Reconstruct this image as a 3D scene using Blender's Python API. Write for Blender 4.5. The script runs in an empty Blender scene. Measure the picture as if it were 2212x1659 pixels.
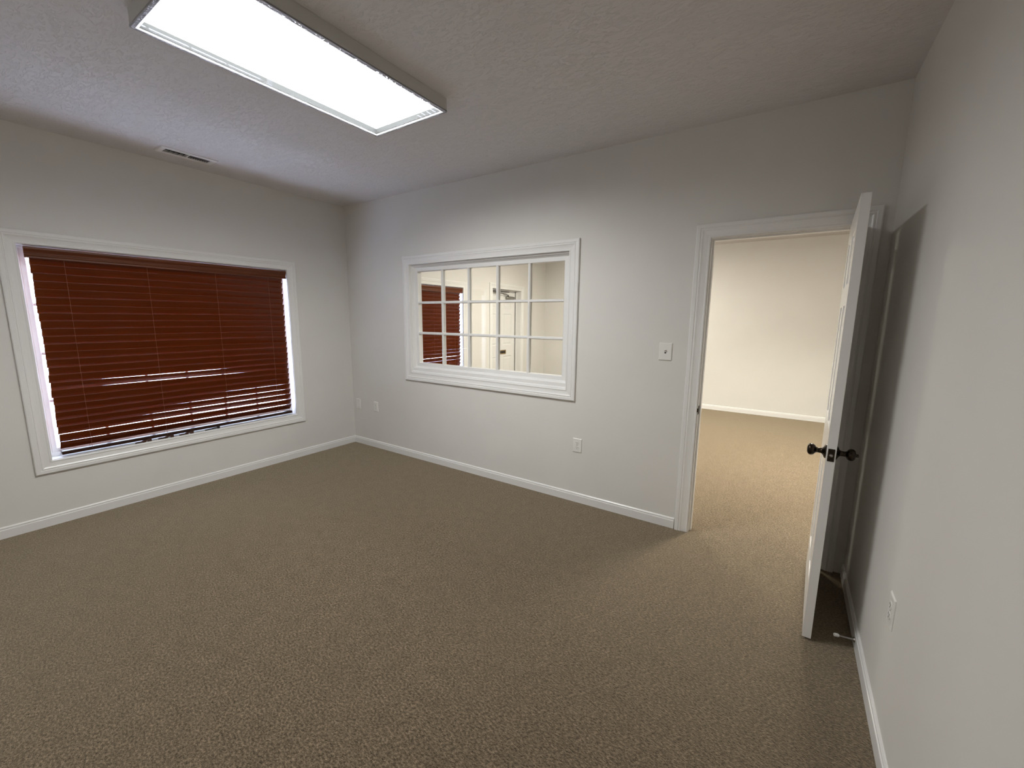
import bpy, bmesh, math, random
from mathutils import Vector, Matrix

# ------------------------------------------------------------------ camera, world, exposure
SC = bpy.context.scene
COL = SC.collection
cam_d = bpy.data.cameras.new('camera')
cam = bpy.data.objects.new('camera', cam_d)
COL.objects.link(cam)
cam.location = (4.3444, -3.0618, 1.5259)
cam.rotation_euler = (1.4128, -0.0102, 0.5882)
cam_d.sensor_fit = 'HORIZONTAL'
cam_d.sensor_width = 36.0
cam_d.lens = 36.0 * 897.4 / 2212.0
cam_d.clip_start = 0.02
SC.camera = cam

SC.view_settings.view_transform = 'Standard'
SC.view_settings.look = 'None'
SC.view_settings.gamma = 1.0
SC.view_settings.use_curve_mapping = False
SC.view_settings.exposure = 0.0

world = bpy.data.worlds.new('daylight')
SC.world = world
world.use_nodes = True
wn = world.node_tree
wn.nodes['Background'].inputs['Color'].default_value = (0.60, 0.70, 1.0, 1)
wn.nodes['Background'].inputs['Strength'].default_value = 30.0

LAMP = 35.5                      # radiance of this room's fluorescent panel
LAMP_COL = (1.0, 0.992, 0.955)
HALL = 57.0                      # radiance of the next room's panels
HALL_FILL = 95.0                 # watts of the area light added beyond the doorway
HALL_COL = (1.0, 0.955, 0.83)

SC.cycles.use_denoising = True
SC.cycles.max_bounces = 14
SC.cycles.diffuse_bounces = 8
SC.cycles.transparent_max_bounces = 24
SC.cycles.sample_clamp_indirect = 12.0
SC.cycles.caustics_reflective = False

random.seed(7)

# ------------------------------------------------------------------ room dimensions (metres)
HC = 2.748          # ceiling height
WR = 4.747          # right wall of this room
YF = -3.55          # wall behind the camera
WT = 0.115          # thickness of the inner wall
YN = 4.69           # far wall of the next room
XE = 7.2            # right end of the next room
WO = 0.17           # thickness of the outside wall

# ------------------------------------------------------------------ materials
def mat_new(name):
    m = bpy.data.materials.new(name)
    m.use_nodes = True
    nt = m.node_tree
    for n in list(nt.nodes):
        nt.nodes.remove(n)
    out = nt.nodes.new('ShaderNodeOutputMaterial')
    return m, nt, out

def N(nt, kind, **kw):
    n = nt.nodes.new(kind)
    for k, v in kw.items():
        if k in n.inputs:
            n.inputs[k].default_value = v
        else:
            setattr(n, k, v)
    return n

def paint(name, col, rough=0.6, bump_scale=220, bump=0.06, dist=0.001, var=0.02, spec=0.5):
    """flat colour with a little tone variation and a fine roller texture"""
    m, nt, out = mat_new(name)
    tc = N(nt, 'ShaderNodeTexCoord')
    b = N(nt, 'ShaderNodeBsdfPrincipled', Roughness=rough)
    b.inputs['Specular IOR Level'].default_value = spec
    n1 = N(nt, 'ShaderNodeTexNoise', Scale=3.0, Detail=3.0)
    nt.links.new(tc.outputs['Object'], n1.inputs['Vector'])
    r = N(nt, 'ShaderNodeValToRGB')
    r.color_ramp.elements[0].position = 0.3
    r.color_ramp.elements[1].position = 0.7
    r.color_ramp.elements[0].color = tuple(c * (1 - var) for c in col) + (1,)
    r.color_ramp.elements[1].color = tuple(min(1, c * (1 + var)) for c in col) + (1,)
    nt.links.new(n1.outputs['Fac'], r.inputs['Fac'])
    nt.links.new(r.outputs['Color'], b.inputs['Base Color'])
    n2 = N(nt, 'ShaderNodeTexNoise', Scale=bump_scale, Detail=2.0)
    nt.links.new(tc.outputs['Object'], n2.inputs['Vector'])
    bp = N(nt, 'ShaderNodeBump', Strength=bump, Distance=dist)
    nt.links.new(n2.outputs['Fac'], bp.inputs['Height'])
    nt.links.new(bp.outputs['Normal'], b.inputs['Normal'])
    nt.links.new(b.outputs['BSDF'], out.inputs['Surface'])
    return m

def make_ceiling():
    m, nt, out = mat_new('ceiling_texture')
    tc = N(nt, 'ShaderNodeTexCoord')
    mp = N(nt, 'ShaderNodeMapping')
    mp.inputs['Rotation'].default_value = (0, 0, 0.5)
    mp.inputs['Scale'].default_value = (1.0, 2.4, 1.0)
    nt.links.new(tc.outputs['Object'], mp.inputs['Vector'])
    b = N(nt, 'ShaderNodeBsdfPrincipled', Roughness=0.75)
    b.inputs['Base Color'].default_value = (0.69, 0.665, 0.66, 1)
    b.inputs['Specular IOR Level'].default_value = 0.25
    n1 = N(nt, 'ShaderNodeTexNoise', Scale=16.0, Detail=5.0, Roughness=0.6, Distortion=1.6)
    nt.links.new(mp.outputs['Vector'], n1.inputs['Vector'])
    r = N(nt, 'ShaderNodeValToRGB')
    r.color_ramp.elements[0].position = 0.36
    r.color_ramp.elements[1].position = 0.50
    nt.links.new(n1.outputs['Fac'], r.inputs['Fac'])
    n2 = N(nt, 'ShaderNodeTexNoise', Scale=90.0, Detail=3.0)
    nt.links.new(tc.outputs['Object'], n2.inputs['Vector'])
    mx = N(nt, 'ShaderNodeMath', operation='MULTIPLY_ADD')
    mx.inputs[1].default_value = 0.35
    nt.links.new(n2.outputs['Fac'], mx.inputs[0])
    nt.links.new(r.outputs['Color'], mx.inputs[2])
    bp = N(nt, 'ShaderNodeBump', Strength=0.55, Distance=0.0045)
    nt.links.new(mx.outputs['Value'], bp.inputs['Height'])
    nt.links.new(bp.outputs['Normal'], b.inputs['Normal'])
    nt.links.new(b.outputs['BSDF'], out.inputs['Surface'])
    return m

def make_carpet():
    m, nt, out = mat_new('carpet_pile')
    tc = N(nt, 'ShaderNodeTexCoord')
    b = N(nt, 'ShaderNodeBsdfPrincipled', Roughness=0.95)
    b.inputs['Specular IOR Level'].default_value = 0.1
    b.inputs['Sheen Weight'].default_value = 0.6
    b.inputs['Sheen Roughness'].default_value = 0.4
    b.inputs['Sheen Tint'].default_value = (1.0, 0.86, 0.62, 1)
    mp = N(nt, 'ShaderNodeMapping')
    mp.inputs['Rotation'].default_value = (0, 0, 0.35)
    mp.inputs['Scale'].default_value = (1.0, 1.7, 1.0)
    nt.links.new(tc.outputs['Object'], mp.inputs['Vector'])
    n1 = N(nt, 'ShaderNodeTexNoise', Scale=80.0, Detail=5.0, Roughness=0.78)
    nt.links.new(mp.outputs['Vector'], n1.inputs['Vector'])
    r = N(nt, 'ShaderNodeValToRGB')
    e = r.color_ramp.elements
    e[0].position = 0.37
    e[0].color = (0.022, 0.015, 0.008, 1)
    e[1].position = 0.64
    e[1].color = (0.300, 0.226, 0.156, 1)
    k = e.new(0.5)
    k.color = (0.116, 0.085, 0.057, 1)
    nt.links.new(n1.outputs['Fac'], r.inputs['Fac'])
    n3 = N(nt, 'ShaderNodeTexNoise', Scale=14.0, Detail=3.0)
    nt.links.new(tc.outputs['Object'], n3.inputs['Vector'])
    r3 = N(nt, 'ShaderNodeValToRGB')
    r3.color_ramp.elements[0].position = 0.3
    r3.color_ramp.elements[0].color = (0.86, 0.86, 0.86, 1)
    r3.color_ramp.elements[1].position = 0.7
    r3.color_ramp.elements[1].color = (1.1, 1.1, 1.1, 1)
    nt.links.new(n3.outputs['Fac'], r3.inputs['Fac'])
    mx = N(nt, 'ShaderNodeMix', data_type='RGBA', blend_type='MULTIPLY')
    mx.inputs['Factor'].default_value = 1.0
    nt.links.new(r.outputs['Color'], mx.inputs[6])
    nt.links.new(r3.outputs['Color'], mx.inputs[7])
    nt.links.new(mx.outputs[2], b.inputs['Base Color'])
    n2 = N(nt, 'ShaderNodeTexNoise', Scale=150.0, Detail=3.0, Roughness=0.7)
    nt.links.new(mp.outputs['Vector'], n2.inputs['Vector'])
    bp = N(nt, 'ShaderNodeBump', Strength=1.0, Distance=0.006)
    nt.links.new(n2.outputs['Fac'], bp.inputs['Height'])
    nt.links.new(bp.outputs['Normal'], b.inputs['Normal'])
    nt.links.new(b.outputs['BSDF'], out.inputs['Surface'])
    return m

def make_wood(name, dark, light, rough=0.38, spec=0.25):
    m, nt, out = mat_new(name)
    tc = N(nt, 'ShaderNodeTexCoord')
    mp = N(nt, 'ShaderNodeMapping')
    mp.inputs['Scale'].default_value = (60.0, 2.2, 60.0)
    nt.links.new(tc.outputs['Object'], mp.inputs['Vector'])
    n1 = N(nt, 'ShaderNodeTexNoise', Scale=1.6, Detail=5.0, Roughness=0.6, Distortion=0.4)
    nt.links.new(mp.outputs['Vector'], n1.inputs['Vector'])
    r = N(nt, 'ShaderNodeValToRGB')
    r.color_ramp.elements[0].position = 0.3
    r.color_ramp.elements[0].color = dark + (1,)
    r.color_ramp.elements[1].position = 0.7
    r.color_ramp.elements[1].color = light + (1,)
    nt.links.new(n1.outputs['Fac'], r.inputs['Fac'])
    b = N(nt, 'ShaderNodeBsdfPrincipled', Roughness=rough)
    b.inputs['Specular IOR Level'].default_value = spec
    nt.links.new(r.outputs['Color'], b.inputs['Base Color'])
    nt.links.new(b.outputs['BSDF'], out.inputs['Surface'])
    return m

def make_metal(name, col, rough=0.3, metallic=1.0):
    m, nt, out = mat_new(name)
    tc = N(nt, 'ShaderNodeTexCoord')
    n1 = N(nt, 'ShaderNodeTexNoise', Scale=40.0, Detail=2.0)
    nt.links.new(tc.outputs['Object'], n1.inputs['Vector'])
    mr = N(nt, 'ShaderNodeMapRange')
    mr.inputs['To Min'].default_value = rough * 0.8
    mr.inputs['To Max'].default_value = rough * 1.2
    nt.links.new(n1.outputs['Fac'], mr.inputs['Value'])
    b = N(nt, 'ShaderNodeBsdfPrincipled', Metallic=metallic)
    b.inputs['Base Color'].default_value = col + (1,)
    nt.links.new(mr.outputs['Result'], b.inputs['Roughness'])
    nt.links.new(b.outputs['BSDF'], out.inputs['Surface'])
    return m

def make_glass(name, tint=(1, 1, 1), ior=1.5):
    m, nt, out = mat_new(name)
    fr = N(nt, 'ShaderNodeFresnel')
    # keep the same reflectance on entering and leaving the thin sheet
    ge = N(nt, 'ShaderNodeNewGeometry')
    io = N(nt, 'ShaderNodeMapRange')
    io.inputs['To Min'].default_value = ior
    io.inputs['To Max'].default_value = 1.0 / ior
    nt.links.new(ge.outputs['Backfacing'], io.inputs['Value'])
    nt.links.new(io.outputs['Result'], fr.inputs['IOR'])
    t = N(nt, 'ShaderNodeBsdfTransparent')
    t.inputs['Color'].default_value = tint + (1,)
    g = N(nt, 'ShaderNodeBsdfGlossy')
    g.inputs['Roughness'].default_value = 0.0
    mx = N(nt, 'ShaderNodeMixShader')
    nt.links.new(fr.outputs['Fac'], mx.inputs[0])
    nt.links.new(t.outputs['BSDF'], mx.inputs[1])
    nt.links.new(g.outputs['BSDF'], mx.inputs[2])
    nt.links.new(mx.outputs['Shader'], out.inputs['Surface'])
    return m

def make_emit(name, col, strength):
    m, nt, out = mat_new(name)
    e = N(nt, 'ShaderNodeEmission', Strength=strength)
    e.inputs['Color'].default_value = col + (1,)
    nt.links.new(e.outputs['Emission'], out.inputs['Surface'])
    return m

def make_translucent(name, col):
    m, nt, out = mat_new(name)
    d = N(nt, 'ShaderNodeBsdfDiffuse')
    d.inputs['Color'].default_value = col + (1,)
    t = N(nt, 'ShaderNodeBsdfTranslucent')
    t.inputs['Color'].default_value = col + (1,)
    mx = N(nt, 'ShaderNodeMixShader')
    mx.inputs[0].default_value = 0.6
    nt.links.new(d.outputs['BSDF'], mx.inputs[1])
    nt.links.new(t.outputs['BSDF'], mx.inputs[2])
    nt.links.new(mx.outputs['Shader'], out.inputs['Surface'])
    return m

def make_acrylic():
    m, nt, out = mat_new('prismatic_acrylic')
    tc = N(nt, 'ShaderNodeTexCoord')
    v = N(nt, 'ShaderNodeTexVoronoi', Scale=70.0)
    nt.links.new(tc.outputs['Object'], v.inputs['Vector'])
    bp = N(nt, 'ShaderNodeBump', Strength=0.9, Distance=0.004)
    nt.links.new(v.outputs['Distance'], bp.inputs['Height'])
    b = N(nt, 'ShaderNodeBsdfPrincipled', Roughness=0.12)
    b.inputs['Base Color'].default_value = (0.80, 0.80, 0.90, 1)
    b.inputs['Transmission Weight'].default_value = 0.8
    nt.links.new(bp.outputs['Normal'], b.inputs['Normal'])
    nt.links.new(b.outputs['BSDF'], out.inputs['Surface'])
    return m

M = {}
M['wall'] = paint('wall_paint', (0.69, 0.675, 0.645), 0.55, 240, 0.10, 0.0012, 0.015, 0.3)
M['ceiling'] = make_ceiling()
M['carpet'] = make_carpet()
M['trim'] = paint('trim_paint', (0.755, 0.748, 0.735), 0.28, 90, 0.03, 0.0006, 0.01)
M['door'] = paint('door_paint', (0.74, 0.73, 0.715), 0.25, 120, 0.04, 0.0005, 0.01)
M['vinyl'] = paint('window_vinyl', (0.82, 0.82, 0.82), 0.35, 60, 0.02, 0.0004, 0.01)
M['plate'] = paint('plate_plastic', (0.76, 0.75, 0.725), 0.3, 60, 0.01, 0.0003, 0.005)
M['slot'] = paint('socket_slot_black', (0.02, 0.02, 0.018), 0.6)
M['wood'] = make_wood('cherry_slat', (0.084, 0.014, 0.002), (0.108, 0.020, 0.003), 0.22, 0.32)
M['wood_dark'] = make_wood('cherry_valance', (0.085, 0.023, 0.009), (0.145, 0.042, 0.015))
M['wood_rail'] = make_wood('dark_rail', (0.020, 0.008, 0.004), (0.032, 0.012, 0.006))
M['cord'] = paint('brown_cord', (0.20, 0.07, 0.04), 0.8)
M['bronze'] = make_metal('dark_bronze', (0.045, 0.034, 0.025), 0.28)
M['latch'] = make_metal('latch_steel', (0.38, 0.35, 0.33), 0.3)
M['steel'] = make_metal('closer_aluminium', (0.32, 0.31, 0.28), 0.45)
M['closer'] = paint('closer_bronze_paint', (0.06, 0.055, 0.05), 0.7, spec=0.1)
M['brass'] = make_metal('aged_brass', (0.42, 0.28, 0.10), 0.35)
M['black'] = paint('black_rubber', (0.015, 0.014, 0.013), 0.5)
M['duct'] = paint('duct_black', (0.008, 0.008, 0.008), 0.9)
M['louver'] = paint('louver_grey', (0.09, 0.09, 0.10), 0.5)
M['brown_plastic'] = paint('brown_plastic', (0.055, 0.022, 0.016), 0.35)
M['housing'] = paint('housing_enamel', (0.54, 0.53, 0.51), 0.4, 60, 0.01)
M['reflector'] = paint('reflector_grey', (0.040, 0.042, 0.043), 0.9, spec=0.0)
M['lens'] = make_glass('clear_lens', (0.97, 0.98, 0.99), 1.35)
M['lip'] = make_translucent('lens_lip', (0.85, 0.86, 0.88))
M['acrylic'] = make_acrylic()
M['lamp'] = make_emit('fluorescent_panel', LAMP_COL, LAMP)
M['lamp_hall'] = make_emit('fluorescent_panel_warm', HALL_COL, HALL)
M['lamp_hall_dim'] = make_emit('dimmed_panel_warm', HALL_COL, HALL * 0.35)  # weaker panel without louvers; an added area light supplies the downward light
M['glass'] = make_glass('pane_glass', (0.985, 0.99, 0.985), 1.52)
M['ground'] = paint('concrete_pavement', (0.55, 0.54, 0.52), 0.9, 40, 0.3, 0.004, 0.1)

# ------------------------------------------------------------------ mesh helpers
class MB:
    def __init__(self):
        self.bm = bmesh.new()

    def box(self, x0, x1, y0, y1, z0, z1, bev=0.0, seg=2):
        bm = bmesh.new()
        bmesh.ops.create_cube(bm, size=1.0)
        bmesh.ops.scale(bm, vec=(x1 - x0, y1 - y0, z1 - z0), verts=bm.verts)
        bmesh.ops.translate(bm, vec=((x0 + x1) / 2, (y0 + y1) / 2, (z0 + z1) / 2), verts=bm.verts)
        if bev:
            bmesh.ops.bevel(bm, geom=bm.edges[:], offset=bev, segments=seg, affect='EDGES', profile=0.5)
        self.merge(bm)
        return self

    def merge(self, bm, mtx=None):
        if mtx is not None:
            bmesh.ops.transform(bm, matrix=mtx, verts=bm.verts)
        me = bpy.data.meshes.new('tmp')
        bm.to_mesh(me)
        bm.free()
        self.bm.from_mesh(me)
        bpy.data.meshes.remove(me)

    def prism(self, prof, axis, a, b):
        """profile points in the two other axes, extruded along axis from a to b"""
        def P(p, t):
            if axis == 'x':
                return (t, p[0], p[1])
            if axis == 'y':
                return (p[0], t, p[1])
            return (p[0], p[1], t)
        va = [self.bm.verts.new(P(p, a)) for p in prof]
        vb = [self.bm.verts.new(P(p, b)) for p in prof]
        n = len(prof)
        for i in range(n):
            j = (i + 1) % n
            self.bm.faces.new((va[i], va[j], vb[j], vb[i]))
        self.bm.faces.new(list(reversed(va)))
        self.bm.faces.new(vb)
        return self

    def lathe(self, prof, origin, axis, seg=28):
        """profile of (distance along axis, radius)"""
        w = Vector(axis).normalized()
        u = w.orthogonal().normalized()
        v = w.cross(u)
        o = Vector(origin)
        rings = []
        for (d, r) in prof:
            ring = []
            for k in range(seg):
                a = 2 * math.pi * k / seg
                ring.append(self.bm.verts.new(o + w * d + (u * math.cos(a) + v * math.sin(a)) * max(r, 1e-5)))
            rings.append(ring)
        for r0, r1 in zip(rings, rings[1:]):
            for k in range(seg):
                l = (k + 1) % seg
                self.bm.faces.new((r0[k], r0[l], r1[l], r1[k]))
        self.bm.faces.new(list(reversed(rings[0])))
        self.bm.faces.new(rings[-1])
        return self

    def tube(self, pts, r, seg=8, close=False):
        pts = [Vector(p) for p in pts]
        n = len(pts)
        rings = []
        prev_u = None
        for i, p in enumerate(pts):
            if close:
                d = pts[(i + 1) % n] - pts[i - 1]
            else:
                d = pts[min(i + 1, n - 1)] - pts[max(i - 1, 0)]
            d.normalize()
            u = d.orthogonal().normalized() if prev_u is None else (prev_u - d * prev_u.dot(d)).normalized()
            prev_u = u
            v = d.cross(u)
            rings.append([self.bm.verts.new(p + (u * math.cos(2 * math.pi * k / seg) + v * math.sin(2 * math.pi * k / seg)) * r) for k in range(seg)])
        rng = range(n) if close else range(n - 1)
        for i in rng:
            r0, r1 = rings[i], rings[(i + 1) % n]
            for k in range(seg):
                l = (k + 1) % seg
                self.bm.faces.new((r0[k], r0[l], r1[l], r1[k]))
        if not close:
            self.bm.faces.new(list(reversed(rings[0])))
            self.bm.faces.new(rings[-1])
        return self

    def frame(self, u0, u1, v0, v1, prof, place, sides='LTRB'):
        """mitred moulding round a rectangle; prof = (offset outwards from the inner edge, height);
        place(u, v, h) -> point.  Without B the legs run straight to v0."""
        n = len(prof)
        if 'B' in sides:
            corners = [(u0, v0, -1, -1), (u0, v1, -1, 1), (u1, v1, 1, 1), (u1, v0, 1, -1)]
            closed = True
        else:
            corners = [(u0, v0, -1, 0), (u0, v1, -1, 1), (u1, v1, 1, 1), (u1, v0, 1, 0)]
            closed = False
        loops = []
        for (u, v, su, sv) in corners:
            loops.append([self.bm.verts.new(place(u + su * o, v + sv * o, h)) for (o, h) in prof])
        m = 4 if closed else 3
        for i in range(m):
            a, b = loops[i], loops[(i + 1) % 4]
            for k in range(n):
                l = (k + 1) % n
                self.bm.faces.new((a[k], a[l], b[l], b[k]))
        if not closed:
            self.bm.faces.new(loops[0])
            self.bm.faces.new(list(reversed(loops[3])))
        return self

    def slab(self, ucuts, vcuts, w0, w1, hole, place):
        """a slab with rectangular holes, outer skin only"""
        nu, nv = len(ucuts) - 1, len(vcuts) - 1
        solid = lambda i, j: 0 <= i < nu and 0 <= j < nv and not hole((ucuts[i] + ucuts[i + 1]) / 2, (vcuts[j] + vcuts[j + 1]) / 2)
        cache = {}
        def V(i, j, k):
            key = (i, j, k)
            if key not in cache:
                cache[key] = self.bm.verts.new(place(ucuts[i], vcuts[j], (w0, w1)[k]))
            return cache[key]
        for i in range(nu):
            for j in range(nv):
                if not solid(i, j):
                    continue
                self.bm.faces.new((V(i, j, 0), V(i, j + 1, 0), V(i + 1, j + 1, 0), V(i + 1, j, 0)))
                self.bm.faces.new((V(i, j, 1), V(i + 1, j, 1), V(i + 1, j + 1, 1), V(i, j + 1, 1)))
                for (di, dj, a, b) in ((-1, 0, (i, j), (i, j + 1)), (1, 0, (i + 1, j), (i + 1, j + 1)), (0, -1, (i, j), (i + 1, j)), (0, 1, (i, j + 1), (i + 1, j + 1))):
                    if not solid(i + di, j + dj):
                        self.bm.faces.new((V(*a, 0), V(*b, 0), V(*b, 1), V(*a, 1)))
        return self

    def build(self, name, mat, parent=None, smooth=False):
        bmesh.ops.recalc_face_normals(self.bm, faces=self.bm.faces[:])
        if parent is not None and not parent.get('_local'):
            bmesh.ops.translate(self.bm, vec=-parent.matrix_world.translation, verts=self.bm.verts)
        me = bpy.data.meshes.new(name)
        self.bm.to_mesh(me)
        self.bm.free()
        if smooth:
            me.polygons.foreach_set('use_smooth', [True] * len(me.polygons))
            me.set_sharp_from_angle(angle=math.radians(40))
        me.materials.append(mat)
        o = bpy.data.objects.new(name, me)
        COL.objects.link(o)
        if parent is not None:
            o.parent = parent
        return o

ROOT_LOC = {}
def empty(name, loc, rz=0.0):
    o = bpy.data.objects.new(name, None)
    o.empty_display_size = 0.05
    o.location = loc
    o.rotation_euler = (0, 0, rz)
    COL.objects.link(o)
    o.matrix_world = Matrix.Translation(loc) @ Matrix.Rotation(rz, 4, 'Z')
    return o

def tag(o, label, cat=None, group=None):
    o['label'] = label
    if cat:
        o['category'] = cat
    if group:
        o['group'] = group
    return o

def structure(o, label=None):
    o['kind'] = 'structure'
    if label:
        o['label'] = label
    return o

def copy_tree(o, parent=None):
    c = o.copy()
    COL.objects.link(c)
    c.parent = parent
    for ch in list(o.children):
        copy_tree(ch, c)
    return c

# ------------------------------------------------------------------ the shell
# openings
W1 = dict(y0=-2.505, y1=-0.710, z0=0.480, z1=1.981)     # outside window of this room
DY = 2.765                                              # the next room's window is the same one further on
E0, E1, EZ = 2.84, 3.745, 2.025                         # front door of the next room
I0, I1, IZ0, IZ1 = 1.035, 2.840, 0.949, 2.047           # inner window
D0, D1, DZ = 3.860, 4.604, 2.049                        # doorway
J = 0.015                                               # jamb board thickness

yz = lambda u, v, w: (w, u, v)
xz = lambda u, v, w: (u, w, v)
xy = lambda u, v, w: (u, v, w)

def hole_left(u, v):
    if W1['y0'] - J < u < W1['y1'] + J and W1['z0'] - J < v < W1['z1'] + J:
        return True
    if W1['y0'] + DY - J < u < W1['y1'] + DY + J and W1['z0'] - J < v < W1['z1'] + J:
        return True
    return E0 - J < u < E1 + J and v < EZ + J
b = MB()
b.slab([YF - 0.12, W1['y0'] - J, W1['y1'] + J, W1['y0'] + DY - J, W1['y1'] + DY + J, E0 - J, E1 + J, YN + 0.12],
       [0, W1['z0'] - J, W1['z1'] + J, EZ + J, HC], -WO, 0.0, hole_left, yz)
structure(b.build('wall_left', M['wall']))

def hole_back(u, v):
    if I0 - J < u < I1 + J and IZ0 - J < v < IZ1 + J:
        return True
    return D0 - J < u < D1 + J and v < DZ + J
b = MB()
b.slab([0, I0 - J, I1 + J, D0 - J, D1 + J, XE], [0, IZ0 - J, IZ1 + J, DZ + J, HC], 0.0, WT, hole_back, xz)
structure(b.build('wall_back', M['wall']))

structure(MB().box(WR, WR + 0.12, YF - 0.12, 0.0, 0, HC).build('wall_right', M['wall']))
structure(MB().box(0.0, WR, YF - 0.12, YF, 0, HC).build('wall_front', M['wall']))
structure(MB().box(0.0, XE, YN, YN + 0.12, 0, HC).build('wall_far', M['wall']))
structure(MB().box(XE, XE + 0.12, 0.0, YN + 0.12, 0, HC).build('wall_far_right', M['wall']))
structure(MB().box(-WO, XE + 0.12, YF - 0.12, YN + 0.12, -0.06, 0).build('floor', M['carpet']))

V0, V1, VX0, VX1 = -1.733, -1.432, 0.258, 0.343           # vent opening in the ceiling
b = MB()
b.slab([-WO, VX0, VX1, XE + 0.12], [YF - 0.12, V0, V1, YN + 0.12], HC, HC + 0.06,
       lambda u, v: VX0 < u < VX1 and V0 < v < V1, xy)
structure(b.build('ceiling', M['ceiling']))

structure(MB().box(-14, -WO - 0.002, -14, 16, -0.25, -0.15).build('ground', M['ground']))

# baseboards ------------------------------------------------------
BASE = [(0, 0), (0.0125, 0), (0.0125, 0.056), (0.0115, 0.0605), (0.0085, 0.0625), (0.0085, 0.066),
        (0.0098, 0.069), (0.0085, 0.074), (0.0045, 0.079), (0, 0.080)]
T = 0.0125
def base_run(mb, side, a, c, at):
    if side == 'x+':      # on a wall facing +x
        mb.prism([(at + d, z) for d, z in BASE], 'y', a, c)
    elif side == 'x-':
        mb.prism([(at - d, z) for d, z in BASE], 'y', a, c)
    elif side == 'y-':
        mb.prism([(at - d, z) for d, z in BASE], 'x', a, c)
    else:
        mb.prism([(at + d, z) for d, z in BASE], 'x', a, c)
    return mb
structure(base_run(MB(), 'x+', YF, -T * 0.3, 0.0).build('baseboard_left', M['trim']))
structure(base_run(MB(), 'y-', 0.0, D0 - 0.1, 0.0).build('baseboard_back', M['trim']))
structure(base_run(MB(), 'x-', YF, -0.021, WR).build('baseboard_right', M['trim']))
structure(base_run(MB(), 'y+', T, WR - T, YF).build('baseboard_front', M['trim']))
structure(base_run(MB(), 'y-', T, XE, YN).build('baseboard_far', M['trim']))
b = base_run(MB(), 'x+', WT, E0 - 0.095, 0.0)
base_run(b, 'x+', E1 + 0.095, YN - T, 0.0)
structure(b.build('baseboard_far_left', M['trim']))

# ------------------------------------------------------------------ mouldings
def casing_prof(w, t=0.019):
    k = w / 0.09
    p = [(0, 0), (0, .0085), (.003, .0105), (.009, .0105), (.0125, .0085), (.016, .0085), (.030, .0100), (.042, .0125),
         (.049, .0165), (.054, .0172), (.057, .0150), (.061, .0150), (.064, .0185), (.084, .0190), (.0885, .0165), (.09, .012), (.09, 0)]
    return [(o * k, h * t / 0.019) for o, h in p]

on_left = lambda u, v, h: (h, u, v)            # faces +x on the left wall
on_back = lambda u, v, h: (u, -h, v)           # faces -y on the back wall
on_back_far = lambda u, v, h: (u, WT + h, v)   # faces +y, in the next room

# ------------------------------------------------------------------ outside windows
def make_window(n, dy, label):
    y0, y1, z0, z1 = W1['y0'] + dy, W1['y1'] + dy, W1['z0'], W1['z1']
    root = structure(empty('window_%d' % n, (0, (y0 + y1) / 2, z0)), label)
    MB().frame(y0 - 0.003, y1 + 0.003, z0 - 0.003, z1 + 0.003, casing_prof(0.088), on_left).build('casing', M['trim'], root)
    jm = MB()
    jm.frame(y0, y1, z0, z1, [(0, 0.0), (0, -WO), (J - 0.001, -WO), (J - 0.001, 0.0)], on_left)
    jm.build('jamb', M['trim'], root)
    # vinyl frame
    fx = -0.095
    fr = MB()
    fr.frame(y0 + 0.050, y1 - 0.050, z0 + 0.062, z1 - 0.050,
             [(0, fx - 0.045), (0, fx - 0.012), (.006, fx - .006), (.030, fx - .006), (.033, fx), (.0495, fx), (.0495, fx - 0.07), (0.0, fx - 0.07)], on_left)
    fr.box(fx - 0.07, fx - 0.002, y0 + 0.0005, y1 - 0.0005, z0 + 0.0005, z0 + 0.0125)
    fr.build('window_frame', M['vinyl'], root)
    gy0, gy1, gz0, gz1 = y0 + 0.050, y1 - 0.050, z0 + 0.062, z1 - 0.050
    MB().box(fx - 0.040, fx - 0.034, gy0 + .0005, gy1 - .0005, gz0 + .0005, gz1 - .0005).build('pane', M['glass'], root)
    g = MB()
    cols, rows = 6, 4
    for k in range(1, cols):
        y = gy0 + (gy1 - gy0) * k / cols
        g.box(fx - 0.032, fx - 0.016, y - 0.011, y + 0.011, gz0 + .0005, gz1 - .0005, 0.004, 1)
    for k in range(1, rows):
        z = gz0 + (gz1 - gz0) * k / rows
        g.box(fx - 0.031, fx - 0.017, gy0 + .0005, gy1 - .0005, z - 0.011, z + 0.011, 0.004, 1)
    g.build('grille', M['vinyl'], root)
    return root
make_window(1, 0.0, 'wide white-cased outside window behind the lowered blind, on the left wall')
make_window(2, DY, 'white-cased window of the next room, seen through the inner window')

# ------------------------------------------------------------------ inner window
root = structure(empty('window_3', ((I0 + I1) / 2, WT / 2, IZ0)), 'white fifteen-light inner window in the back wall')
MB().frame(I0 - 0.002, I1 + 0.002, IZ0 - 0.002, IZ1 + 0.002, casing_prof(0.088), on_back).build('casing', M['trim'], root)
MB().frame(I0 - 0.002, I1 + 0.002, IZ0 - 0.002, IZ1 + 0.002, casing_prof(0.088), on_back_far).build('casing', M['trim'], root)
MB().frame(I0, I1, IZ0, IZ1, [(0, 0), (0, -WT), (J - .001, -WT), (J - .001, 0)], on_back).build('jamb', M['trim'], root)
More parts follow.
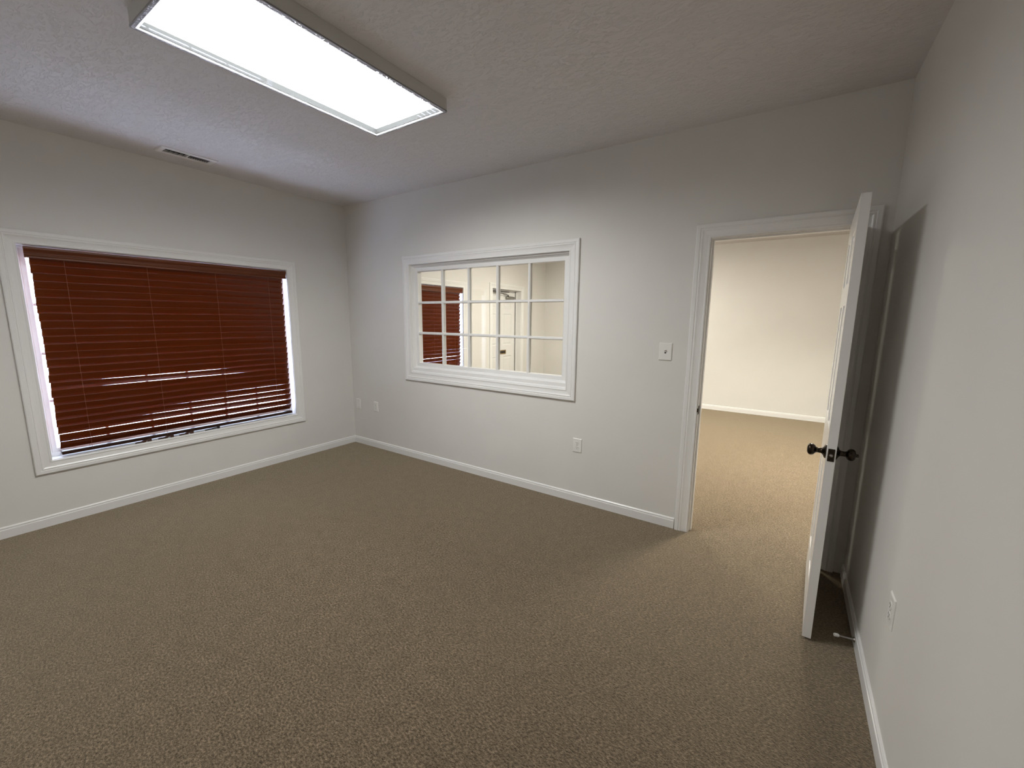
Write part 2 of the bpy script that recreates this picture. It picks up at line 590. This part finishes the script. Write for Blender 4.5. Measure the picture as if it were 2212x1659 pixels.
# sash: cove stop, flat stile, then the glazing rebate
SG = 0.064                                      # stop + stile width up to the glass
sash = MB()
sash.frame(I0 + SG, I1 - SG, IZ0 + 0.098, IZ1 - SG,
           [(0, -.078), (0, -.050), (.004, -.046), (.036, -.046), (.038, -.043), (.044, -.037), (.049, -.028), (.052, -.018), (.054, -.014), (SG - .0005, -.014), (SG - .0005, -.100), (0, -.100)], on_back)
sash.box(I0 + .0005, I1 - .0005, 0.014, 0.100, IZ0 + .0005, IZ0 + 0.0345)
sash.prism([(0.001, IZ0 + .0005), (0.013, IZ0 + .0005), (0.013, IZ0 + .016), (0.001, IZ0 + .005)], 'x', I0 + .001, I1 - .001)
sash.build('sash', M['trim'], root)
gx0, gx1, gz0, gz1 = I0 + SG, I1 - SG, IZ0 + 0.098, IZ1 - SG
MB().box(gx0 + .0003, gx1 - .0003, 0.066, 0.070, gz0 + .0003, gz1 - .0003).build('pane', M['glass'], root)
mun = [(-.0125, .064), (-.0125, .056), (-.0075, .046), (.0075, .046), (.0125, .056), (.0125, .064)]
g = MB()
for k in range(1, 5):
    x = gx0 + (gx1 - gx0) * k / 5
    g.prism([(x + a, d) for a, d in mun], 'z', gz0, gz1)
    g.box(x - .0115, x + .0115, 0.072, 0.086, gz0, gz1)
for k in range(1, 3):
    z = gz0 + (gz1 - gz0) * k / 3
    g.prism([(d + .0004, z + a) for a, d in mun], 'x', gx0, gx1)
    g.box(gx0, gx1, 0.0722, 0.0858, z - .0115, z + .0115)
g.build('grille', M['trim'], root)

# ------------------------------------------------------------------ doorway trim
root = structure(empty('trim_1', ((D0 + D1) / 2, WT / 2, 0)), 'white moulded casing and jamb around the open doorway')
MB().frame(D0 - 0.006, D1 + 0.006, 0.0, DZ + 0.004, casing_prof(0.089), on_back, 'LTR').build('casing', M['trim'], root)
MB().frame(D0 - 0.006, D1 + 0.006, 0.0, DZ + 0.004, casing_prof(0.089), on_back_far, 'LTR').build('casing', M['trim'], root)
MB().frame(D0, D1, 0.0, DZ, [(0, 0), (0, -WT), (J - .001, -WT), (J - .001, 0)], on_back, 'LTR').build('jamb', M['trim'], root)
MB().frame(D0 + .011, D1 - .011, 0.0, DZ - .011, [(0, -.040), (0, -.072), (.0108, -.075), (.0108, -.037), (.003, -.037)], on_back, 'LTR').build('stop_moulding', M['trim'], root)
sp = MB().box(D0 - .0005, D0 + .0018, 0.004, 0.034, 0.875, 0.935, 0.0008, 1)
sp.box(D0 - .005, D0 + .0022, -0.0035, 0.005, 0.892, 0.918, 0.0008, 1)
sp.build('strike_plate', M['bronze'], root)

# ------------------------------------------------------------------ panelled doors
def panel_face(mb, w, h, y, sgn, xs, zs, cells):
    """one face of a moulded door leaf at depth y, mouldings sunk by -sgn"""
    vc = {}
    def V(x, z, d):
        k = (round(x, 5), round(z, 5), round(d, 5))
        if k not in vc:
            vc[k] = mb.bm.verts.new((x, y - sgn * d, z))
        return vc[k]
    for i in range(len(xs) - 1):
        for j in range(len(zs) - 1):
            x0, x1, z0, z1 = xs[i], xs[i + 1], zs[j], zs[j + 1]
            if (i, j) not in cells:
                mb.bm.faces.new((V(x0, z0, 0), V(x1, z0, 0), V(x1, z1, 0), V(x0, z1, 0)))
                continue
            rings = [(0, 0), (.004, .005), (.012, .008), (.022, .008), (.034, .0045), (.046, .0025)]
            pr = None
            for ins, d in rings:
                q = [V(x0 + ins, z0 + ins, d), V(x1 - ins, z0 + ins, d), V(x1 - ins, z1 - ins, d), V(x0 + ins, z1 - ins, d)]
                if pr:
                    for k in range(4):
                        l = (k + 1) % 4
                        mb.bm.faces.new((pr[k], pr[l], q[l], q[k]))
                pr = q
            mb.bm.faces.new(pr)

def door_leaf(w, h, t):
    """local: x from the hinge 0..w, thickness 0..t in y, height 0..h"""
    st, ms = 0.108, 0.100
    pw = (w - 2 * st - ms) / 2
    xs = [0, st, st + pw, st + pw + ms, w - st, w]
    zs = [0, 0.235, 0.800, 1.010, 1.585, 1.685, 1.915, h]
    cells = {(i, j) for i in (1, 3) for j in (1, 3, 5)}
    mb = MB()
    panel_face(mb, w, h, 0.0, -1, xs, zs, cells)
    panel_face(mb, w, h, t, 1, xs, zs, cells)
    for a, c in zip(xs, xs[1:]):
        for z in (0, h):
            mb.bm.faces.new([mb.bm.verts.new(p) for p in ((a, 0, z), (c, 0, z), (c, t, z), (a, t, z))])
    for a, c in zip(zs, zs[1:]):
        for x in (0, w):
            mb.bm.faces.new([mb.bm.verts.new(p) for p in ((x, 0, a), (x, 0, c), (x, t, c), (x, t, a))])
    bmesh.ops.remove_doubles(mb.bm, verts=mb.bm.verts, dist=1e-5)
    return mb

# the open door of this room.  local x runs from the hinge towards the free edge,
# local +y points away from the right wall (the face that looks into the doorway)
DW, DH, DT = 0.7510, 2.032, 0.035
HX, HY = 4.5985, -0.0208
BX, BY = 4.565, -0.771          # free edge corner nearest the right wall
ang = math.atan2(BY - HY, BX - HX)
root = structure(empty('door_1', (HX, HY, 0.013), ang), 'white six-panel door standing open against the right wall')
root['_local'] = 1
# local +y = left of the direction of travel (hinge -> free edge, pointing to -y) = +x world; the leaf lies on the -y side
lf = door_leaf(DW, DH, DT)
bmesh.ops.translate(lf.bm, vec=(0, -DT, 0), verts=lf.bm.verts)
lf.build('door_slab', M['door'], root)
KZ = 0.917
KX = DW - 0.062
knob_prof = [(0, .033), (.003, .033), (.007, .029), (.012, .018), (.018, .0125), (.032, .0115), (.038, .0135), (.043, .021), (.048, .0255),
             (.056, .0275), (.063, .0265), (.069, .021), (.072, .012), (.073, .0)]
k = MB().lathe(knob_prof, (KX, -DT, KZ), (0, -1, 0)).build('door_knob', M['bronze'], root, True)
kb = MB().lathe(knob_prof[:-1] + [(.0735, .0075), (.081, .0070), (.083, .004), (.083, 0)], (KX, 0, KZ), (0, 1, 0))
kb.build('door_knob', M['bronze'], root, True)
lp = MB().box(DW - .001, DW + .0018, -DT + .005, -.005, KZ - .029, KZ + .029, 0.0008, 1)
lp = lp.build('latch_plate', M['bronze'], root)
lb = MB().lathe([(0, .0075), (.004, .0075), (.008, .006), (.010, .0)], (DW + .001, -DT / 2, KZ), (1, 0, 0), 16)
lb.build('latch_bolt', M['latch'], root, True)
for z in (0.18, 1.0, 1.83):
    hg = MB().lathe([(0, .0055), (.088, .0055)], (-.0065, .002, z), (0, 0, 1), 12)
    hg.build('hinge', M['door'], root)
del root['_local']

# the front door of the next room, set deep in the outside wall
root = structure(empty('door_2', (0, (E0 + E1) / 2, 0)), 'white panelled front door with a mail slot, seen through the inner window')
MB().frame(E0 - .003, E1 + .003, 0.0, EZ + .003, casing_prof(0.088), on_left, 'LTR').build('casing', M['trim'], root)
MB().frame(E0, E1, 0.0, EZ, [(0, 0.0), (0, -WO), (J - .001, -WO), (J - .001, 0.0)], on_left, 'LTR').build('jamb', M['trim'], root)
MB().frame(E0 + .012, E1 - .012, 0.0, EZ - .012, [(0, -.088), (0, -.112), (.0118, -.112), (.0118, -.085), (.003, -.085)], on_left, 'LTR').build('stop_moulding', M['trim'], root)
lf = door_leaf(E1 - E0 - 0.034, EZ - 0.016, 0.040)
LX = -0.118
bmesh.ops.transform(lf.bm, matrix=Matrix.Translation((LX, E0 + 0.012, 0.010)) @ Matrix.Rotation(math.pi / 2, 4, 'Z'), verts=lf.bm.verts)
lf.build('door_slab', M['door'], root)
MB().box(-0.150, -0.1125, E1 - 0.0215, E1 - 0.0005, 0.012, EZ - .001).build('weatherstrip', M['black'], root)
ms = MB().frame(3.195, 3.405, 0.868, 0.912, [(0, .000), (0, .004), (.004, .008), (.014, .008), (.016, .0)], lambda u, v, h: (LX + .0005 + h, u, v))
msf = ms.build('mail_slot', M['brass'], root)
MB().box(LX + .0005, LX + .004, 3.195, 3.405, 0.868, 0.912).build('mail_flap', M['bronze'], root)
cl = MB().box(LX + .002, LX + .050, 3.400, 3.650, 1.868, 1.915, 0.012, 3)
cl.build('closer_body', M['steel'], root, True)
ca = MB().lathe([(0, .014), (.022, .014)], (LX + .028, 3.455, 1.913), (0, 0, 1), 16)
ca.tube([(LX + .028, 3.455, 1.94), (LX + .062, 3.25, 1.948)], .006)
ca.tube([(LX + .062, 3.25, 1.955), (LX + .062, 2.95, 1.975), (LX + .060, 2.90, 1.980)], .005)
ca.box(LX + .045, LX + .080, 2.88, 3.42, 1.984, 1.996, 0.002, 1)
ca.build('closer_arm', M['closer'], root)
for z in (0.93, 1.08):
    MB().box(-0.080, -0.035, E0 - .0003, E0 + .002, z - .03, z + .03, .0008, 1).build('strike_plate', M['latch'], root)

# ------------------------------------------------------------------ wooden blinds
def bump_(s, c, w):
    return math.exp(-((s - c) / w) ** 2)

def make_blind(name, y0, y1, label, style):
    """y0..y1: ends of the valance inside the window opening"""
    zt = 1.969
    root = tag(empty(name, (-0.045, (y0 + y1) / 2, 0.505)), label, 'blind', 'wooden window blinds')
    # cornice shaped valance, extruded along y, with short returns
    P = [(-.002, zt), (.000, zt - .003), (.001, zt - .012), (-.001, zt - .020), (-.006, zt - .028), (-.0085, zt - .036), (-.009, zt - .046),
         (-.0075, zt - .050), (-.0075, zt - .056), (-.0095, zt - .059), (-.006, zt - .063), (-.005, zt - .070), (-.006, zt - .0735), (-.016, zt - .0735), (-.016, zt)]
    v = MB().prism(P, 'y', y0, y1)
    v.build('valance', M['wood_dark'], root)
    h = MB().box(-.078, -.020, y0 + .012, y1 - .012, zt - .045, zt, .002, 1)
    h.build('headrail', M['wood_dark'], root)
    s0, s1 = y0 + .026, y1 - .026
    n, pitch, ztop = 25, 0.0548, 1.908
    w, th = 0.0640, 0.0040
    sl = MB()
    seg = 16
    SLAT = []
    for e, a0 in ((1, -90), (-1, 90)):
        for k in range(7):
            a = math.radians(a0 + 30 * k)
            SLAT.append((e * (w / 2 - th / 2) + th / 2 * math.cos(a), th / 2 * math.sin(a)))
    NS = len(SLAT)
    for i in range(n):
        zc = ztop - pitch * i - .028
        jz, jx, jt = random.uniform(-.0015, .0015), random.uniform(-.001, .001), random.uniform(-1.2, 1.2)
        e0, e1 = s0 + random.uniform(-.003, .003), s1 + random.uniform(-.003, .003)
        rings = []
        for k in range(seg + 1):
            s = k / seg
            t = 69.0 + jt + style(i, s)
            a = math.radians(t)
            c, sn = math.cos(a), math.sin(a)
            y = e0 + (e1 - e0) * s
            cx = -.046 + jx
            ring = []
            # flat slat with rounded long edges; +d towards the room-side upper edge
            for (dd, qq) in SLAT:
                x = cx + dd * c + qq * sn
                z = zc + jz + dd * sn - qq * c
                ring.append(sl.bm.verts.new((x, y, z)))
            rings.append(ring)
        for r0, r1 in zip(rings, rings[1:]):
            for k in range(NS):
                l = (k + 1) % NS
                sl.bm.faces.new((r0[k], r0[l], r1[l], r1[k]))
        sl.bm.faces.new(rings[0])
        sl.bm.faces.new(list(reversed(rings[-1])))
    sl.build('slats', M['wood'], root, True)
    br = MB().box(-.072, -.022, s0, s1, 0.496, 0.521, .005, 2)
    br.build('bottom_rail', M['wood_rail'], root)
    for f in (0.105, 0.368, 0.641, 0.900):
        y = y0 + (y1 - y0) * f
        lc = MB()
        for dx in (-.0105, -.0815):
            lc.tube([(dx, y, zt - .046), (dx, y, 1.2), (dx if dx > -.05 else -.0760, y, 0.512)], .0009, 6)
        lc.tube([(-.0105, y, 0.512), (-.024, y, 0.514)], .0009, 6)
        lc.build('ladder_cord', M['cord'], root)
    return root

def style_room(i, s):
    t = 0.0
    if i == 16:
        t -= 16 * bump_(s, 0.40, 0.32)
    if i == 17:
        t -= 5.5 * bump_(s, 0.70, 0.20)
    if i == 19:
        t -= 3 * bump_(s, 0.85, 0.25)
    if i == 20:
        t -= 4 * bump_(s, 0.8, 0.3) 
    if i == 21:
        t -= 11 * bump_(s, 0.75, 0.35)
    if i == 22:
        t -= 15 * bump_(s, 0.60, 0.40)
    if i == 23:
        t -= 9 * bump_(s, 0.85, 0.35)
    if i == 24:
        t -= 17 * bump_(s, 0.6, 0.6)
    return t

def style_next(i, s):
    t = 0.0
    if i in (15, 16, 17, 18, 19):
        t -= (0, 5, 2, 5, 3)[i - 15]
    if i in (20, 21):
        t -= 2
    return t

make_blind('window_blind', W1['y0'] + .030, W1['y1'] - .004,
           'red-brown wooden slat blind lowered over the large left window', style_room)
make_blind('window_blind', W1['y0'] + .030 + DY, W1['y1'] - .004 + DY,
           'orange-brown wooden blind in the next room, seen through the inner window panes', style_next)

# ------------------------------------------------------------------ spare blind parts on the sill
def make_bracket(y, label, yaw):
    root = tag(empty('blind_bracket', (-.012, y, W1['z0'] + .0003), yaw), label, 'bracket', 'spare blind brackets on the sill')
    root['_local'] = 1
    loop = []
    for k in range(24):
        a = 2 * math.pi * k / 24
        loop.append((.010 * math.sin(a), -.030 + .024 * math.cos(a), .006 + .004 * math.sin(a)))
    MB().tube(loop, .005, 8, True).build('ring', M['brown_plastic'], root, True)
    arch = [(-.006, 0), (.006, 0)]
    prof = [(-.010, 0), (.006, 0), (.009, .008), (.017, .011), (.025, .008), (.028, 0), (.048, 0), (.048, .024), (.040, .026), (.004, .017), (-.010, .012)]
    MB().prism(prof, 'x', -.009, .009).build('clip_body', M['brown_plastic'], root)
    del root['_local']
make_bracket(-1.985, 'dark brown blind bracket on the window sill, farthest left of the loose parts', 0.05)
make_bracket(-1.835, 'dark brown blind bracket on the window sill, second of the three from the left', -0.10)
make_bracket(-1.690, 'dark brown blind bracket on the window sill, third along beside the black clip', 0.04)
root = tag(empty('blind_clip', (-.012, -1.49, W1['z0'] + .0003), 0.05), 'thin black rod-shaped clip with a square head lying on the window sill', 'clip')
root['_local'] = 1
MB().tube([(0, -.06, .006), (0, -.02, .008), (0, .04, .010)], .0055, 10).build('rod', M['black'], root, True)
MB().box(-.010, .010, .038, .055, .0, .022, .002, 2).build('head', M['black'], root)
del root['_local']

# ------------------------------------------------------------------ ceiling lights
def make_light(name, x0, x1, y0, y1, label, lamp, drop=0.0):
    zb = HC - 0.0735
    root = tag(empty(name, ((x0 + x1) / 2, (y0 + y1) / 2, HC)), label, 'ceiling light')
    e = .006
    # sheet-metal housing: open box
    hs = MB()
    hs.frame(x0 + .022, x1 - .022, y0 + .022, y1 - .022,
             [(0, HC - .001), (0, zb + .0395), (.0175, zb + .0395), (.0175, zb + .006), (.0155 + .0005, zb + .004), (.021, zb + .004), (.021, HC - .001)], xy)
    hs.box(x0 + .021, x1 - .021, y0 + .021, y1 - .021, HC - .012, HC - .0005)
    hs.build('housing', M['housing'], root)
    sk = MB()
    sk.frame(x0 + .022, x1 - .022, y0 + .022, y1 - .022, [(.0, zb + .038), (.0, zb + .010), (.003, zb + .010), (.003, zb + .038)], xy)
    sk.build('reflector', M['reflector'], root)
    if drop:
        # unseen diffuser, its bulge shaped to throw light sideways onto the upper walls
        MB().prism([(x0 + .024, zb + .033), (x0 + .024, zb - drop * .4), (x0 + .07, zb - drop), (x1 - .07, zb - drop), (x1 - .024, zb - drop * .4), (x1 - .024, zb + .033)],
                   'y', y0 + .024, y1 - .024).build('diffuser', lamp, root)
        return root
    MB().box(x0 + .0215, x1 - .0215, y0 + .0215, y1 - .0215, zb + .038, zb + .0395).build('lamp_panel', lamp, root)
    MB().frame(x0 + .022, x1 - .022, y0 + .022, y1 - .022, [(0, zb + .0008), (0, zb + .0034), (.008, zb + .0034), (.008, zb + .0008)], xy).build('lens_lip', M['lip'], root)
    MB().box(x0 + .020, x1 - .020, y0 + .020, y1 - .020, zb + .004, zb + .006).build('lens', M['lens'], root)
    MB().frame(x0 + .0135, x1 - .0135, y0 + .0135, y1 - .0135,
               [(0, zb), (.0115, zb), (.0135, zb + .002), (.0135, zb + .011), (.010, zb + .013), (.010, zb + .004), (0, zb + .0035)], xy).build('lens_frame', M['acrylic'], root)
    return root

make_light('ceiling_light', 1.990, 2.597, -2.355, -1.130, 'long white fluorescent ceiling light with a glowing lens above the empty carpet', M['lamp'])
make_light('ceiling_light', 1.75, 2.36, 1.95, 3.17, 'warm ceiling light of the next room, above the inner window side', M['lamp_hall'], .03)
make_light('ceiling_light', 4.30, 4.91, 1.25, 2.47, 'warm ceiling light of the next room, above the carpet beyond the doorway', M['lamp_hall_dim'], .03)
# unseen area light added under that fixture to brighten the carpet beyond the doorway
al = bpy.data.lights.new('carpet_fill', 'AREA')
al.shape = 'RECTANGLE'
al.size, al.size_y = 0.50, 1.10
al.energy = HALL_FILL
al.color = HALL_COL
al.spread = math.radians(125)
ao = bpy.data.objects.new('carpet_fill', al)
ao.location = (4.605, 1.86, HC - 0.0735 - 0.032)
COL.objects.link(ao)

# ------------------------------------------------------------------ ceiling vent
root = tag(empty('ceiling_vent', ((VX0 + VX1) / 2, (V0 + V1) / 2, HC)), 'white ceiling air vent with dark louvers above the left window', 'vent')
MB().frame(VX0 + .004, VX1 - .004, V0 + .004, V1 - .004, [(0, HC + .012), (0, HC - .006), (.004, HC - .0075), (.030, HC - .0075), (.036, HC - .0045), (.037, HC - .0002), (.0035, HC - .0002), (.0035, HC + .012)], xy).build('grille_frame', M['trim'], root)
vm = (V0 + V1) / 2 + .004
MB().box(VX0 + .004, VX1 - .004, vm - .004, vm + .004, HC - .006, HC + .010).build('divider', M['trim'], root)
lv = MB()
for k in range(9):
    y = vm + .012 + k * (V1 - .010 - vm - .012) / 8
    lv.prism([(y - .0070, HC + .014), (y - .0062, HC + .0146), (y + .0078, HC - .0024), (y + .0070, HC - .003)], 'x', VX0 + .004, VX1 - .004)
lv.build('louver_bank', M['louver'], root)
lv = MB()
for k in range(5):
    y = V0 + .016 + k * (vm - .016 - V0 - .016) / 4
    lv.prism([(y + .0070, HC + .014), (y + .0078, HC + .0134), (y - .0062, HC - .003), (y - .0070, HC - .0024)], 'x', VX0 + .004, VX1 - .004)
lv.build('louver_bank', M['duct'], root)  # louvers coloured duct black, standing in for the shade inside the opening
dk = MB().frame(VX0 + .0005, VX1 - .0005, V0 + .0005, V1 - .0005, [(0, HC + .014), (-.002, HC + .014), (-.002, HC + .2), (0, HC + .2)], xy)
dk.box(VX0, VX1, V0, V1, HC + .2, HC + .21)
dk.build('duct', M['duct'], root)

# ------------------------------------------------------------------ wall plates
def plate_mesh(w, h, t=.0055):
    """bevelled cover plate, back at local y=0, face towards -y"""
    mb = MB()
    mb.frame(-w / 2 + .006, w / 2 - .006, -h / 2 + .006, h / 2 - .006, [(0, 0), (0, t), (.002, t - .0003), (.0045, t - .002), (.006, t - .0045), (.006, 0)], lambda u, v, q: (u, -q, v))
    mb.box(-w / 2 + .006, w / 2 - .006, -t, 0, -h / 2 + .006, h / 2 - .006)
    return mb

def screw(mb, x, z, t):
    mb.lathe([(0, .0034), (.001, .003), (.0014, 0)], (x, -t, z), (0, -1, 0), 12)

def make_outlet(name, loc, rz, w, h, label, group):
    root = tag(empty(name, loc, rz), label, 'outlet', group)
    root['_local'] = 1
    t = .0055
    plate_mesh(w, h, t).build('cover_plate', M['plate'], root)
    for s in (-1, 1):
        zc = s * .0195
        rc = MB()
        prof = []
        for k in range(24):
            a = 2 * math.pi * k / 24
            prof.append((.0165 * math.cos(a), max(-.0135, min(.0135, .0165 * math.sin(a))) + zc))
        rc.prism([(x, z) for x, z in prof], 'y', -t - .0022, -t + .001)
        rec = rc.build('receptacle', M['plate'], root)
        sl = MB()
        sl.box(-.0078, -.0052, -t - .0026, -t - .002, zc + .0005, zc + .0090)
        sl.box(.0050, .0080, -t - .0026, -t - .002, zc + .0010, zc + .0085)
        sl.lathe([(0, .0028), (.0004, .0028)], (0, -t - .0022, zc - .0065), (0, -1, 0), 12)
        so = sl.build('slots', M['slot'], rec)
    sc = MB()
    screw(sc, 0, 0, t)
    sc.build('screw', M['latch'], root)
    del root['_local']
    return root

OG = 'duplex wall outlets'
make_outlet('wall_outlet', (2.965, -.0003, 0.490), 0, .080, .118, 'white duplex outlet on the back wall, low between the inner window and the doorway', OG)
make_outlet('wall_outlet', (0.420, -.0003, 0.490), 0, .076, .116, 'white duplex outlet on the back wall just right of the blank plate near the corner', OG)
make_outlet('wall_outlet', (WR - .0003, -1.160, 0.490), -math.pi / 2, .076, .118, 'white duplex outlet on the right wall, low in front of the open door', OG)

root = tag(empty('blank_plate', (0.098, -.0003, 0.488)), 'white cover plate without sockets on the back wall beside the corner', 'wall plate')
root['_local'] = 1
plate_mesh(.078, .120, .007).build('cover_plate', M['plate'], root)
s_ = MB()
screw(s_, 0, .040, .007)
s_.build('screw', M['latch'], root)
s_ = MB()
screw(s_, 0, -.042, .007)
s_.build('screw', M['latch'], root)
del root['_local']

root = tag(empty('light_switch', (3.617, -.0003, 1.300)), 'white light switch plate on the back wall left of the doorway', 'light switch')
root['_local'] = 1
plate_mesh(.088, .124, .0075).build('cover_plate', M['plate'], root)
sw = MB().box(-.0055, .0055, -.0084, -.0070, -.0125, .0125)
sw.build('switch_slot_shade', M['slot'], root)  # black slot patch, also standing in for the shadow under the toggle
tg = MB().prism([(-.0080, -.0040), (-.0080, .0100), (-.0185, .0165), (-.0205, .0135), (-.0120, .0005)], 'x', -.0044, .0044)
tg.build('toggle', M['plate'], root)
del root['_local']

# ------------------------------------------------------------------ door stop on the right baseboard
ds = tag(empty('door_stop', (WR - T, -.700, .040)), 'thin door stop with a white tip on the right baseboard behind the door', 'door stop')
o0 = Vector((WR - T, -.700, .040))
d = Vector((-.086, -.032, .012)).normalized()
MB().lathe([(-.0005, .0115), (.004, .0115), (.007, .007), (.012, .0055), (.068, .0042), (.070, .0042)], o0, d, 16).build('rod', M['latch'], ds, True)
MB().lathe([(.068, .0068), (.071, .0082), (.084, .0082), (.087, .0070), (.0875, 0)], o0, d, 16).build('rubber_tip', M['plate'], ds, True)
